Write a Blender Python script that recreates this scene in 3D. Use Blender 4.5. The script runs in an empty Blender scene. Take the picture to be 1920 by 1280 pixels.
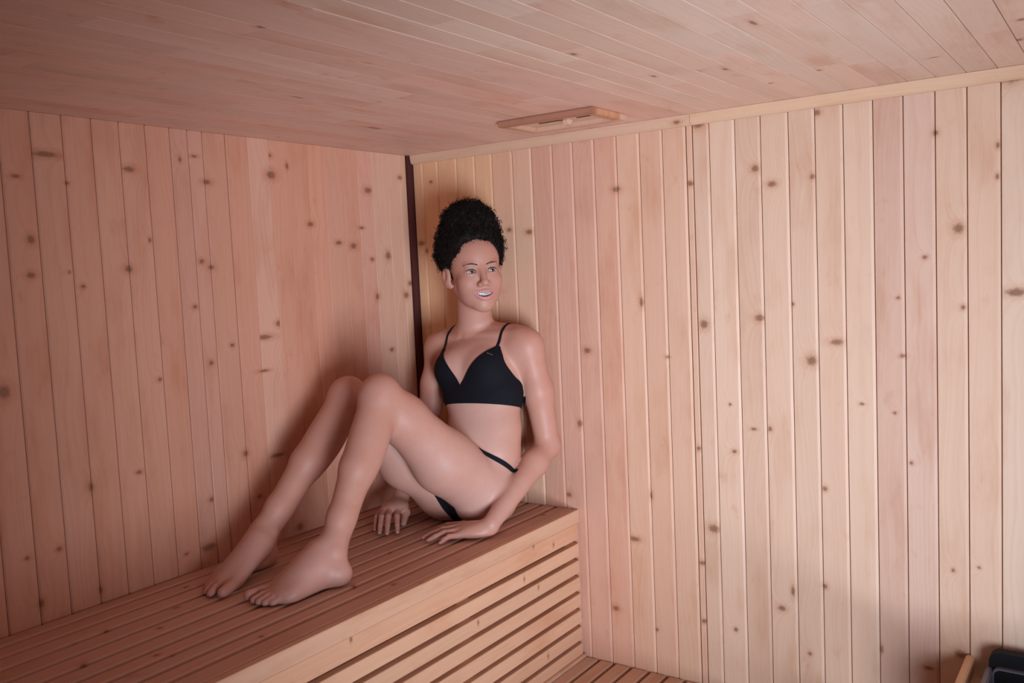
import bpy, bmesh, math, random
import numpy as np
from mathutils import Vector, Matrix

random.seed(7)
np.random.seed(7)
S = bpy.context.scene
COL = S.collection
ZB = 0.9            # height of the upper bench seat above the floor
ZP = 0.45           # height of the lower platform
ZC = 2.005          # ceiling height

# ------------------------------------------------------------------ camera
cam_d = bpy.data.cameras.new('camera')
cam = bpy.data.objects.new('camera', cam_d)
COL.objects.link(cam)
F_PX = 1674.246
cam_d.sensor_fit = 'HORIZONTAL'
cam_d.sensor_width = 36.0
cam_d.lens = F_PX * 36.0 / 1920.0
cam_d.clip_start = 0.02
yaw, pit, rol = -0.612373, -0.0786365, -0.0462560
cy, sy, cp, sp, cr, sr = math.cos(yaw), math.sin(yaw), math.cos(pit), math.sin(pit), math.cos(rol), math.sin(rol)
fw = Vector((sy * cp, cy * cp, sp))
rt = Vector((cy, -sy, 0))
up = rt.cross(fw)
r_ = cr * rt + sr * up
u_ = -sr * rt + cr * up
M = Matrix((r_, u_, -fw)).transposed().to_4x4()
M.translation = (1.94865, -2.24288, 0.716592 + ZB)
cam.matrix_world = M
S.camera = cam

# ------------------------------------------------------------------ world, light, exposure
world = bpy.data.worlds.new('world')
S.world = world
world.use_nodes = True
bg = world.node_tree.nodes['Background']
bg.inputs['Color'].default_value = (0.80, 0.88, 1.0, 1)
bg.inputs['Strength'].default_value = 0.6

def area(name, loc, target, sx, sy_, power, col):
    l = bpy.data.lights.new(name, 'AREA')
    l.shape = 'RECTANGLE'
    l.size, l.size_y = sx, sy_
    l.energy = power
    l.color = col
    o = bpy.data.objects.new(name, l)
    COL.objects.link(o)
    o.location = loc
    d = Vector(target) - Vector(loc)
    o.rotation_euler = d.to_track_quat('-Z', 'Y').to_euler()
    return o

# daylight falling in through the open sauna doorway, to the right of the camera
dl = area('doorway_daylight', (2.78, -2.02, 0.80), (1.08, 0.0, 1.38), 0.90, 1.20, 22.5, (0.88, 1.0, 1.17))
dl.data.spread = math.radians(78)
# the sauna's own dim lamp high on the front wall
S.view_settings.view_transform = 'Standard'
S.view_settings.look = 'None'
S.view_settings.gamma = 1.0
S.view_settings.use_curve_mapping = False
S.view_settings.exposure = 0.0

# ------------------------------------------------------------------ helpers
def link(o, parent=None):
    COL.objects.link(o)
    if parent is not None:
        o.parent = parent
    return o

def mesh_obj(name, verts, faces, mat, parent=None, smooth=False):
    me = bpy.data.meshes.new(name)
    me.from_pydata([tuple(v) for v in verts], [], [tuple(f) for f in faces])
    me.update()
    if mat:
        me.materials.append(mat)
    if smooth:
        me.polygons.foreach_set('use_smooth', [True] * len(me.polygons))
    return link(bpy.data.objects.new(name, me), parent)

def tag(o, label=None, cat=None, group=None, kind=None):
    if label: o['label'] = label
    if cat: o['category'] = cat
    if group: o['group'] = group
    if kind: o['kind'] = kind
    return o

def empty(name, loc=(0, 0, 0)):
    o = bpy.data.objects.new(name, None)
    o.location = loc
    o.empty_display_size = 0.1
    COL.objects.link(o)
    return o

def box_data(x0, x1, y0, y1, z0, z1, b=0.0):
    """Box with all edges chamfered by b."""
    if b <= 0:
        v = [(x, y, z) for x in (x0, x1) for y in (y0, y1) for z in (z0, z1)]
        f = [(0, 1, 3, 2), (4, 6, 7, 5), (0, 4, 5, 1), (2, 3, 7, 6), (0, 2, 6, 4), (1, 5, 7, 3)]
        return v, f
    bm = bmesh.new()
    v = [bm.verts.new((x, y, z)) for x in (x0, x1) for y in (y0, y1) for z in (z0, z1)]
    for q in [(0, 1, 3, 2), (4, 6, 7, 5), (0, 4, 5, 1), (2, 3, 7, 6), (0, 2, 6, 4), (1, 5, 7, 3)]:
        bm.faces.new([v[i] for i in q])
    bmesh.ops.bevel(bm, geom=bm.edges[:], offset=b, segments=2, affect='EDGES')
    bm.verts.ensure_lookup_table()
    vv = [tuple(x.co) for x in bm.verts]
    bm.verts.index_update()
    ff = [[x.index for x in f.verts] for f in bm.faces]
    bm.free()
    return vv, ff

def box(name, x0, x1, y0, y1, z0, z1, mat, parent=None, b=0.0):
    v, f = box_data(x0, x1, y0, y1, z0, z1, b)
    return mesh_obj(name, v, f, mat, parent)

def prism(profile, length):
    """profile: CCW list of (u, n); extruded along local z from 0 to length."""
    n = len(profile)
    v = [(p[0], p[1], 0.0) for p in profile] + [(p[0], p[1], length) for p in profile]
    f = [tuple(reversed(range(n))), tuple(range(n, 2 * n))]
    for i in range(n):
        j = (i + 1) % n
        f.append((i, j, n + j, n + i))
    return v, f

# ------------------------------------------------------------------ materials
class NT:
    def __init__(s, name):
        s.m = bpy.data.materials.new(name)
        s.m.use_nodes = True
        s.t = s.m.node_tree
        s.n = s.t.nodes
        s.b = s.n['Principled BSDF']
    def node(s, typ, **kw):
        n = s.n.new(typ)
        for k, v in kw.items():
            setattr(n, k, v)
        return n
    def put(s, sock, v):
        if v is None:
            return
        if hasattr(v, 'is_output'):
            s.t.links.new(v, sock)
        else:
            sock.default_value = v
    def math(s, op, a, b=None, c=None, clamp=False):
        n = s.node('ShaderNodeMath', operation=op, use_clamp=clamp)
        s.put(n.inputs[0], a); s.put(n.inputs[1], b); s.put(n.inputs[2], c)
        return n.outputs[0]
    def comb(s, x, y, z):
        n = s.node('ShaderNodeCombineXYZ')
        s.put(n.inputs[0], x); s.put(n.inputs[1], y); s.put(n.inputs[2], z)
        return n.outputs[0]
    def noise(s, vec, scale=1.0, detail=3.0, rough=0.55):
        n = s.node('ShaderNodeTexNoise')
        s.put(n.inputs['Vector'], vec)
        n.inputs['Scale'].default_value = scale
        n.inputs['Detail'].default_value = detail
        n.inputs['Roughness'].default_value = rough
        return n.outputs['Fac']
    def mix(s, fac, a, b, mode='MIX'):
        n = s.node('ShaderNodeMix', data_type='RGBA', blend_type=mode)
        s.put(n.inputs[0], fac)
        s.put(n.inputs[6], a); s.put(n.inputs[7], b)
        return n.outputs[2]
    def ramp(s, v, lo, hi, a=0.0, b=1.0):
        n = s.node('ShaderNodeMapRange', interpolation_type='SMOOTHSTEP')
        s.put(n.inputs[0], v)
        n.inputs[1].default_value = lo; n.inputs[2].default_value = hi
        n.inputs[3].default_value = a; n.inputs[4].default_value = b
        return n.outputs[0]
    def attr(s, name):
        return s.node('ShaderNodeAttribute', attribute_type='OBJECT', attribute_name=name)

NK = 5
def wood_material():
    w = NT('pine_wood')
    tc = w.node('ShaderNodeTexCoord')
    sep = w.node('ShaderNodeSeparateXYZ')
    w.t.links.new(tc.outputs['Object'], sep.inputs[0])
    u0, n, v = sep.outputs
    u = w.math('ADD', u0, w.math('MULTIPLY', n, 1.6))
    rnd = w.node('ShaderNodeObjectInfo').outputs['Random']
    off = w.math('MULTIPLY', rnd, 61.0)
    # nearest knot, measured in knot radii
    dmin = None
    for i in range(NK):
        a = w.attr('k%d' % i)
        sx = w.node('ShaderNodeSeparateXYZ')
        w.t.links.new(a.outputs['Vector'], sx.inputs[0])
        du = w.math('DIVIDE', w.math('SUBTRACT', u0, sx.outputs[0]), sx.outputs[2])
        dv = w.math('DIVIDE', w.math('SUBTRACT', v, sx.outputs[1]), a.outputs['Alpha'])
        d = w.math('SQRT', w.math('ADD', w.math('MULTIPLY', du, du), w.math('MULTIPLY', dv, dv)))
        dmin = d if dmin is None else w.math('MINIMUM', dmin, d)
    # ragged knot outline
    rag = w.noise(w.comb(w.math('MULTIPLY', u, 160.0), off, w.math('MULTIPLY', v, 160.0)), 1.0, 2.0)
    dk = w.math('MULTIPLY', dmin, w.math('ADD', 0.55, w.math('MULTIPLY', rag, 0.9)))
    swirl = w.math('POWER', 2.718, w.math('MULTIPLY', dmin, -0.45))
    # annual rings running along the plank, wandering slowly
    wander = w.noise(w.comb(w.math('MULTIPLY', u, 5.0), off, w.math('MULTIPLY', v, 1.6)), 1.0, 2.0)
    ph = w.math('ADD', w.math('MULTIPLY', u, 165.0), w.math('ADD', w.math('MULTIPLY', wander, 16.0), w.math('MULTIPLY', swirl, 7.0)))
    ring = w.noise(w.comb(ph, off, w.math('MULTIPLY', v, 0.35)), 1.0, 3.0, 0.6)
    fine = w.noise(w.comb(w.math('MULTIPLY', u, 900.0), off, w.math('MULTIPLY', v, 14.0)), 1.0, 2.0)
    blot = w.noise(w.comb(w.math('MULTIPLY', u, 11.0), off, w.math('MULTIPLY', v, 3.2)), 1.0, 4.0, 0.6)
    blot2 = w.noise(w.comb(w.math('MULTIPLY', u, 24.0), w.math('ADD', off, 9.0), w.math('MULTIPLY', v, 14.0)), 1.0, 3.0, 0.6)
    tone = w.attr('tone').outputs['Color']
    dark = w.mix(1.0, tone, (0.80, 0.63, 0.52, 1), 'MULTIPLY')
    g = w.math('ADD', w.math('MULTIPLY', w.ramp(ring, 0.38, 0.72), 0.22),
               w.math('MULTIPLY', w.ramp(blot, 0.45, 0.80), 0.62))
    g = w.math('ADD', g, w.math('MULTIPLY', w.ramp(fine, 0.45, 0.8), 0.10), clamp=True)
    col = w.mix(g, tone, dark)
    smud = w.attr('smudge').outputs['Fac']
    col = w.mix(w.math('MULTIPLY', w.ramp(blot2, 0.60, 0.85), smud), col, w.mix(1.0, tone, (0.70, 0.42, 0.27, 1), 'MULTIPLY'))
    halo = w.ramp(dk, 2.4, 0.9)
    col = w.mix(w.math('MULTIPLY', halo, 0.34), col, w.mix(1.0, tone, (0.72, 0.46, 0.30, 1), 'MULTIPLY'))
    core = w.ramp(dk, 1.15, 0.35)
    kring = w.noise(w.comb(w.math('MULTIPLY', dk, 5.0), off, 0.0), 1.0, 2.0)
    kc = w.mix(kring, (0.12, 0.045, 0.026, 1), (0.31, 0.14, 0.08, 1))
    col = w.mix(w.math('MULTIPLY', core, 0.80), col, kc)
    w.t.links.new(col, w.b.inputs['Base Color'])
    w.b.inputs['Roughness'].default_value = 0.55
    w.b.inputs['Specular IOR Level'].default_value = 0.30
    bump = w.node('ShaderNodeBump')
    bump.inputs['Strength'].default_value = 0.12
    bump.inputs['Distance'].default_value = 0.002
    w.t.links.new(w.math('ADD', w.math('MULTIPLY', ring, 0.6), fine), bump.inputs['Height'])
    w.t.links.new(bump.outputs[0], w.b.inputs['Normal'])
    return w.m

def plain(name, col, rough=0.5, spec=0.4, metal=0.0, nscale=60.0, namt=0.25):
    w = NT(name)
    tc = w.node('ShaderNodeTexCoord')
    nz = w.noise(tc.outputs['Object'], nscale, 3.0)
    dk = tuple(c * (1 - namt) for c in col[:3]) + (1,)
    w.t.links.new(w.mix(nz, dk, tuple(col[:3]) + (1,)), w.b.inputs['Base Color'])
    w.b.inputs['Roughness'].default_value = rough
    w.b.inputs['Specular IOR Level'].default_value = spec
    w.b.inputs['Metallic'].default_value = metal
    return w.m

WOOD = wood_material()
BACKING = plain('dark_backing', (0.16, 0.07, 0.045), 0.9, 0.1)
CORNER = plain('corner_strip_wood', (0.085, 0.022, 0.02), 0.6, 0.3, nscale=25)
BLACKMETAL = plain('black_heater_metal', (0.007, 0.007, 0.009), 0.65, 0.2)
GREYMETAL = plain('grey_heater_metal', (0.15, 0.14, 0.18), 0.4, 0.5, 0.0)
STONE = plain('sauna_stone', (0.07, 0.07, 0.075), 0.85, 0.2, nscale=30, namt=0.6)

PALE = (0.70, 0.475, 0.345)
def jitter(base, amt=0.05, hue=0.05):
    k = 1 + random.uniform(-amt, amt)
    h = random.uniform(-hue, hue)
    return (base[0] * k, base[1] * k * (1 + h), base[2] * k * (1 + 1.4 * h))

def wood_props(o, tone=None, knots=(), smudge=0.35):
    t = tone or jitter(PALE)
    o['tone'] = [float(t[0]), float(t[1]), float(t[2])]
    o['smudge'] = float(smudge)
    kk = list(knots)[:NK]
    while len(kk) < NK:
        kk.append((50.0, 50.0, 0.01, 0.01))
    for i, k in enumerate(kk):
        o['k%d' % i] = [float(x) for x in k]

def place(o, origin, U, N, V):
    m = Matrix((Vector(U), Vector(N), Vector(V))).transposed().to_4x4()
    m.translation = origin
    o.matrix_basis = m
    return o

def plank_profile(wd, t, cl, cr_, d):
    """face at n=0, back at n=-t; chamfers cl (low-u side), cr_ (high-u side), depth d"""
    h = wd / 2
    return [(-h, -t), (h, -t), (h, -d), (h - cr_, 0.0), (-h + cl, 0.0), (-h, -d)]

def plank(name, parent, origin, U, N, V, wd, length, t=0.012, cl=0.003, cr_=0.003, d=0.003,
          tone=None, knots=(), smudge=0.35):
    v, f = prism(plank_profile(wd, t, cl, cr_, d), length)
    o = mesh_obj(name, v, f, WOOD, parent)
    place(o, origin, U, N, V)
    wood_props(o, tone, knots, smudge)
    return o
KB= [(0.6388,1.376,0.0125,0.0094),(0.6036,1.1588,0.0091,0.0112),(0.5563,0.9405,0.0094,0.0082),(0.8933,1.3617,0.0064,0.0044),(0.976,1.1139,0.0062,0.0059),(0.8196,1.5141,0.0066,0.0148),(0.8286,0.9667,0.005,0.0123),(1.0018,1.451,0.0121,0.0129),(1.1551,1.4669,0.014,0.0096),(1.2844,1.3591,0.0144,0.0134),(1.3461,1.4064,0.0165,0.0079),(1.2408,1.5012,0.004,0.0054),(1.1308,1.1767,0.0086,0.0042),(1.1747,1.1795,0.0056,0.007),(1.1872,1.1775,0.0042,0.0042),(1.0769,1.1131,0.0074,0.0058),(1.0686,1.2384,0.0044,0.0043),(1.4029,1.2558,0.0062,0.0039),(1.5471,1.6045,0.0068,0.0049),(1.5099,1.4491,0.0047,0.005),(1.4974,1.3747,0.007,0.0051),(1.5229,1.3525,0.0046,0.0038),(1.6263,1.4875,0.0054,0.0061),(1.6208,1.2982,0.0044,0.0049),(1.5135,1.1193,0.0047,0.0051),(1.6309,1.1419,0.0033,0.0037),(1.4781,1.2376,0.0048,0.0039),(1.7311,1.5188,0.0204,0.0094),(1.5853,1.1607,0.0045,0.0038),(1.4884,1.5121,0.0047,0.0038),(1.0137,0.8954,0.0168,0.0119),(1.3112,1.0366,0.0066,0.0068),(1.3066,0.7844,0.0066,0.007),(1.1946,0.7069,0.0112,0.0072),(1.2249,0.7579,0.0055,0.0142),(0.9768,0.7949,0.0094,0.006),(1.2655,0.5998,0.0055,0.0057),(0.9764,0.6305,0.0078,0.0061),(1.6149,0.6746,0.0135,0.0104),(1.5477,0.6246,0.0117,0.0053),(1.6014,0.8726,0.0045,0.0051),(1.656,0.8875,0.0033,0.0038),(1.4404,0.6481,0.0037,0.0109),(1.0018,1.9774,0.0177,0.011),(1.309,1.9655,0.0089,0.0076),(1.1936,1.8043,0.0122,0.008),(1.2946,1.813,0.0064,0.0078),(0.9744,1.826,0.0091,0.007),(1.5802,1.9531,0.0044,0.0047),(1.5719,1.8841,0.0066,0.0071),(1.6968,1.842,0.0041,0.0069),(1.6956,1.7739,0.0041,0.007),(1.6176,1.666,0.0119,0.012),(1.7238,1.9822,0.0221,0.0113),(0.0292,1.7205,0.0159,0.0087),(0.3824,1.7413,0.0099,0.0064),(0.4541,1.7304,0.0134,0.0079),(0.0502,1.6951,0.0068,0.0086),(0.0835,1.9141,0.0067,0.0051),(0.6526,1.9854,0.0122,0.0075),(0.7524,1.8304,0.0134,0.0088),(0.7714,0.8341,0.0188,0.0079),(0.7018,0.6165,0.0107,0.0081),(1.152,1.847,0.011,0.0094),(0.8325,0.5778,0.005,0.0047),(1.0679,0.6244,0.006,0.006)]
KL= [(-1.2885,1.926,0.0054,0.0044),(-1.1997,1.9165,0.0309,0.0069),(-1.2688,1.8653,0.01,0.0045),(-1.1574,1.8567,0.0049,0.0047),(-1.0047,1.8972,0.0152,0.0075),(-1.248,1.7315,0.0091,0.0103),(-1.2547,1.6551,0.0102,0.0069),(-1.2823,1.5582,0.0056,0.0045),(-1.0263,1.6632,0.0109,0.0088),(-0.9647,1.7309,0.0043,0.0064),(-1.1405,1.6264,0.0062,0.0048),(-0.8229,1.9411,0.0095,0.004),(-0.8654,1.93,0.0046,0.0066),(-0.7919,1.8789,0.0129,0.0068),(-0.763,1.7615,0.0066,0.0055),(-0.8236,1.6772,0.0079,0.0067),(-0.7961,1.6617,0.0097,0.0068),(-0.8523,1.5635,0.0078,0.0054),(-0.749,1.4563,0.0067,0.0056),(-0.817,1.4173,0.008,0.0068),(-1.2616,1.6152,0.0034,0.0023),(-0.584,1.9624,0.0093,0.0058),(-0.5812,1.9092,0.0168,0.0116),(-0.5223,1.9378,0.0058,0.0089),(-0.2044,1.8847,0.0166,0.0098),(-0.0536,1.9327,0.0103,0.0068),(-0.449,1.7776,0.0122,0.0076),(-0.2419,1.7696,0.0116,0.0049),(-0.3421,1.7241,0.0131,0.0063),(-0.2808,1.7144,0.0136,0.0097),(-0.1297,1.6835,0.0124,0.0135),(-0.2032,1.6728,0.0095,0.0066),(-0.6426,1.4681,0.0292,0.0072),(-0.5897,1.5021,0.0094,0.0088),(-0.7474,1.4562,0.0068,0.0056),(-0.7293,1.1637,0.0086,0.01),(-0.6243,1.1387,0.0243,0.0059),(-0.1891,1.556,0.0096,0.0116),(-0.0327,1.5919,0.0105,0.0087),(-0.0541,1.5545,0.013,0.0104),(-0.1371,1.3847,0.01,0.0068),(-0.6503,1.3769,0.0182,0.0043),(-1.3325,1.4125,0.014,0.0156),(-0.9665,1.3934,0.0058,0.0052),(-1.1697,1.6596,0.0036,0.0035),(-1.1613,1.1707,0.0062,0.0109),(-1.0406,1.1795,0.0083,0.0051),(-1.3155,1.0509,0.0055,0.0046),(-1.2834,1.0651,0.0045,0.0069),(-1.2616,1.0601,0.0069,0.0047),(-1.2458,1.0508,0.007,0.0059),(-0.8455,1.0667,0.008,0.0069),(-0.93,0.9479,0.006,0.004),(-0.8639,0.9469,0.0255,0.0096),(-1.294,0.9435,0.0068,0.0093),(-1.2701,0.9487,0.0069,0.0047),(-1.1592,0.9293,0.0051,0.011),(-0.6936,1.0392,0.0089,0.0058),(-0.5598,0.9194,0.0137,0.0121),(-0.4434,0.9046,0.0126,0.0094)]
# ------------------------------------------------------------------ room shell
YF = -3.0      # front wall (behind the camera)
XR = 2.80      # right wall

def knots_for(KL_, lo, hi, c, sgn, base):
    out = []
    for (p, z, ru, rv) in KL_:
        if lo - 0.006 <= p < hi + 0.006:
            out.append((sgn * (p - c), z - base, max(ru * 1.12, 0.004), max(rv * 1.12, 0.004)))
    out.sort(key=lambda k: -k[2] * k[3])
    return out

# back wall
wall_back = tag(box('wall_back', -0.05, XR + 0.1, 0.0135, 0.06, 0.0, ZC + 0.05, BACKING), kind='structure')
BX = [0.010, 0.0511, 0.1138, 0.19, 0.2618, 0.3275, 0.4032, 0.4727, 0.5458, 0.6148, 0.6852, 0.7567, 0.8276, 0.8962,
      0.9642, 0.9838, 1.0299, 1.0993, 1.1664, 1.2366, 1.3017, 1.3684, 1.4363, 1.5029, 1.5705, 1.6356, 1.7024]
while BX[-1] < XR:
    BX.append(BX[-1] + 0.0672)
PINK = (0.655, 0.42, 0.315)
TAN = (0.78, 0.47, 0.275)
LIGHT = (0.74, 0.52, 0.385)
for i in range(len(BX) - 1):
    a, b = BX[i], BX[i + 1]
    gap = 0.0016
    if i in (14,):
        gap = 0.004
    c = (a + b) / 2
    base = {0: TAN, 1: TAN, 2: TAN, 3: TAN, 4: TAN, 7: (0.69, 0.385, 0.275), 8: (0.69, 0.38, 0.275), 9: (0.69, 0.39, 0.28), 10: (0.70, 0.405, 0.285), 22: PINK, 23: (0.68, 0.44, 0.335),
            26: LIGHT, 16: LIGHT}.get(i, (0.73, 0.435, 0.29) if i < 11 else ((0.725, 0.45, 0.31) if i < 15 else PALE))  # default tone warmer towards the left: bounced light put into the wood colour
    # local u axis is -x, so the chamfer on the +x side is the low-u one
    plank('plank', wall_back, (c, 0.0, 0.02), (-1, 0, 0), (0, -1, 0), (0, 0, 1), (b - a) - gap, ZC - 0.021,
          cl=0.0062 if i != 14 else 0.002, cr_=0.0015, d=0.0035, tone=jitter(base, 0.035, 0.03),
          knots=knots_for(KB, a, b, c, -1, 0.02))

# left wall
wall_left = tag(box('wall_left', -0.06, -0.0135, YF, 0.06, 0.0, ZC + 0.05, BACKING), kind='structure')
LY = [-0.024, -0.0565, -0.1115, -0.1838, -0.2463, -0.3088, -0.3836, -0.4451, -0.5196, -0.5834, -0.6551, -0.7251, -0.795, -0.8379, -0.8884,
      -0.9549, -1.0226, -1.0898, -1.1588, -1.2289, -1.2965]
while LY[-1] > YF:
    LY.append(LY[-1] - 0.0685)
for i in range(len(LY) - 1):
    a, b = LY[i], LY[i + 1]
    c = (a + b) / 2
    tight = i < 11
    plank('plank', wall_left, (0.0, c, 0.02), (0, -1, 0), (1, 0, 0), (0, 0, 1), (a - b) - (0.0006 if tight else 0.0014), ZC - 0.0203,
          cl=0.0012 if tight else 0.0025, cr_=0.0012 if tight else 0.003, d=0.001 if tight else 0.0025,
          tone=jitter({0: (0.74, 0.45, 0.31), 1: (0.74, 0.44, 0.31), 2: (0.73, 0.42, 0.30), 3: (0.72, 0.37, 0.27), 9: (0.74, 0.42, 0.30), 12: (0.65, 0.33, 0.235), 13: (0.65, 0.33, 0.235)}.get(i, (0.715, 0.355, 0.24) if i < 11 else (0.665, 0.332, 0.222)), 0.035, 0.035),  # boards far from the corner darkened: light falloff put into their tone
          knots=knots_for(KL, b, a, c, -1, 0.02))

# dark strip in the corner between the two walls
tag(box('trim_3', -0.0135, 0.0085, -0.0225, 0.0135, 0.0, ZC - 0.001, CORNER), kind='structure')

# ceiling: tongue and groove boards made of shorter butted lengths
ceiling = tag(box('ceiling', -0.06, XR + 0.1, YF, 0.06, ZC + 0.0125, ZC + 0.06, BACKING), kind='structure')
CX = [0.0]
while CX[-1] < 0.90:
    CX.append(CX[-1] + 0.0609)
CX = CX[:-1] + [0.9771, 1.0345, 1.0918, 1.1491, 1.2091, 1.2725, 1.3351, 1.3945, 1.4567, 1.5158, 1.5762, 1.6378, 1.6984]
while CX[-1] < XR:
    CX.append(CX[-1] + 0.061)
KC = [(1.427, -0.769, 0.005, 0.02), (1.279, -0.246, 0.008, 0.006), (1.103, -0.802, 0.006, 0.012), (1.124, -0.515, 0.005, 0.012),
      (1.763, -0.278, 0.008, 0.012), (1.783, -0.446, 0.008, 0.01), (1.259, -0.463, 0.005, 0.014), (1.61, -0.241, 0.012, 0.004),
      (0.852, -1.307, 0.008, 0.01), (0.487, -0.908, 0.008, 0.02), (0.311, -0.496, 0.01, 0.03), (1.40, -0.30, 0.006, 0.008)]
seam = CX.index(0.9771)
for i in range(len(CX) - 1):
    a, b = CX[i], CX[i + 1]
    c = (a + b) / 2
    y = YF + 0.0
    y_end = -0.0005
    cuts = [y]
    while True:
        cuts.append(cuts[-1] + random.uniform(0.28, 0.62))
        if cuts[-1] > y_end - 0.18:
            cuts[-1] = y_end
            break
    right = i >= seam
    gap = 0.0017 if right else 0.0004
    if i == seam - 1:
        gap = 0.003
    cc = c if i != seam - 1 else c - 0.001
    for j in range(len(cuts) - 1):
        y0, y1 = cuts[j], cuts[j + 1]
        kn = [(k[0] - cc, k[1] - y0, k[2], k[3]) for k in KC if a <= k[0] < b and y0 <= k[1] < y1]
        base = (0.77, 0.54, 0.42) if right else (0.78, 0.49, 0.38)
        zoff = random.uniform(0, 0.0003 if right else 0.00006)
        plank('plank', ceiling, (cc, y0, ZC + zoff), (1, 0, 0), (0, 0, -1), (0, 1, 0), (b - a) - gap, (y1 - y0) - 0.0003,
              cl=0.0004 if right else 0.00015, cr_=0.0004 if right else 0.00015, d=0.0006 if right else 0.0002, tone=jitter(base, 0.05, 0.05), knots=kn, smudge=0.95 if not right else 0.45)

# moulding under the ceiling along the back wall, in two lengths
for nm, x0, x1, tn in (('trim_1', 0.012, 0.9832, (0.68, 0.44, 0.30)), ('trim_2', 0.9842, XR, (0.72, 0.47, 0.31))):
    prof = [(0.0, 0.0), (0.0, 0.0), (0.0, 0.0)]
    v, f = prism([(-0.014, -0.001), (0.014, -0.001), (0.014, 0.016), (-0.009, 0.012), (-0.014, 0.007)], x1 - x0)
    o = mesh_obj(nm, v, f, WOOD)
    place(o, (x0, 0.0, ZC - 0.0145), (0, 0, 1), (0, -1, 0), (1, 0, 0))
    wood_props(o, tn, [(-0.002, 0.935, 0.006, 0.012)] if nm == 'trim_1' else ())
    tag(o, kind='structure')

# floor, right wall with the doorway, front wall: outside the picture, they close the room
FLOORM = plain('floor_boards', (0.52, 0.37, 0.28), 0.7, 0.2, nscale=12)
tag(box('floor', -0.06, XR + 0.1, YF - 0.05, 0.06, -0.05, 0.0, FLOORM), kind='structure')
WALLM = plain('wall_boards', (0.36, 0.21, 0.14), 0.6, 0.3, nscale=9, namt=0.12)
tag(box('wall_front', -0.06, XR + 0.1, YF - 0.06, YF, 0.0, ZC + 0.05, WALLM), kind='structure')
v1, f1 = box_data(XR, XR + 0.06, -1.70, 0.06, 0.0, ZC + 0.05)
v2, f2 = box_data(XR, XR + 0.06, YF, -2.60, 0.0, ZC + 0.05)
vv = v1 + v2
ff = list(f1) + [tuple(k + 8 for k in q) for q in f2]
tag(mesh_obj('wall_right', vv, ff, WALLM), kind='structure')

# ------------------------------------------------------------------ upper bench
BD = 0.5894
BL = 2.60
bench = tag(empty('sauna_bench', (0.30, -1.3, 0.0)), 'long slatted pine upper bench along the left wall, on which the person sits', 'bench')
bench_m = Matrix.Translation((-0.30, 1.3, 0.0))
def bench_part(o):
    o.matrix_basis = bench_m @ o.matrix_basis
    return o
SEAT = (0.61, 0.35, 0.265)
TX = [0.004, 0.059, 0.116, 0.176, 0.2385, 0.300, 0.3575, 0.410, 0.462, 0.5135, 0.5705, BD]
KT = [(0.29, -1.367), (0.405, -1.249), (0.381, -1.27), (0.262, -1.184), (0.494, -1.107), (0.302, -0.599), (0.352, -0.564),
      (0.189, -1.094), (0.172, -1.319), (0.168, -1.247), (0.526, -0.10), (0.45, -0.80), (0.53, -0.75), (0.09, -1.0)]
def slat_profile(w, t, b):
    h = w / 2
    return [(-h, -t), (h, -t), (h, -b * 1.5), (h - b * 0.3, -b * 0.5), (h - b, 0.0), (-h + b, 0.0), (-h + b * 0.3, -b * 0.5), (-h, -b * 1.5)]
for i in range(len(TX) - 1):
    a, b = TX[i], TX[i + 1]
    gap = (0.0085 if i < len(TX) - 3 else 0.0012) if i < len(TX) - 2 else 0.0
    c = (a + b - gap) / 2
    w_ = b - a - gap
    t = 0.026 if i < len(TX) - 2 else 0.0385
    v, f = prism(slat_profile(w_, t, 0.0062 if i < len(TX) - 2 else 0.0022), BL - 0.004)
    o = mesh_obj('seat_slat', v, f, WOOD, bench)
    place(o, (c, -BL, ZB), (-1, 0, 0), (0, 0, 1), (0, 1, 0))
    kn = [(-(k[0] - c), k[1] + BL, 0.006, 0.008) for k in KT if a <= k[0] < b]
    wood_props(o, jitter(SEAT if i < len(TX) - 2 else (0.70, 0.405, 0.265), 0.03, 0.03), kn, 0.5)
    bench_part(o)
FRONT = (0.72, 0.41, 0.26)
zt = [(-0.0390, -0.0880)] + [(-0.0887 - 0.0125 - 0.0512 * k, -0.0887 - 0.0512 * (k + 1)) for k in range(7)]
KF = [(-0.951, -0.045), (-0.25, -0.042), (-0.148, -0.067), (-0.512, -0.165), (-0.233, -0.163), (-0.2, -0.375), (-0.30, -0.12), (-0.62, -0.33), (-1.02, -0.33)]
for z1, z0 in zt:
    h = z1 - z0
    v, f = prism(slat_profile(h, 0.02, 0.002), BL - 0.010)
    o = mesh_obj('front_slat', v, f, WOOD, bench)
    zc = (z0 + z1) / 2
    place(o, (BD - (0.0005 if z1 > -0.05 else 0.001), -BL, ZB + zc), (0, 0, 1), (1, 0, 0), (0, 1, 0))
    kn = [(k[1] - zc, k[0] + BL, 0.0075, 0.004) for k in KF if z0 <= k[1] < z1]
    wood_props(o, jitter(FRONT, 0.04, 0.04), kn, 0.3)
    bench_part(o)
for y in (-0.03, -0.545, -1.15, -1.75, -2.5):
    o = box('support_post', BD - 0.0285, BD - 0.0215, y - 0.024, y + 0.024, 0.0, ZB - 0.0395, WOOD, bench)
    wood_props(o, (0.62, 0.38, 0.26)); bench_part(o)
    o = box('support_post', 0.01, 0.05, y - 0.024, y + 0.024, 0.0, ZB - 0.067, WOOD, bench)
    wood_props(o, (0.62, 0.38, 0.26)); bench_part(o)
    o = box('cross_beam', 0.012, BD - 0.022, y - 0.022, y + 0.022, ZB - 0.066, ZB - 0.0265, WOOD, bench)
    wood_props(o, (0.55, 0.33, 0.22)); bench_part(o)
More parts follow.
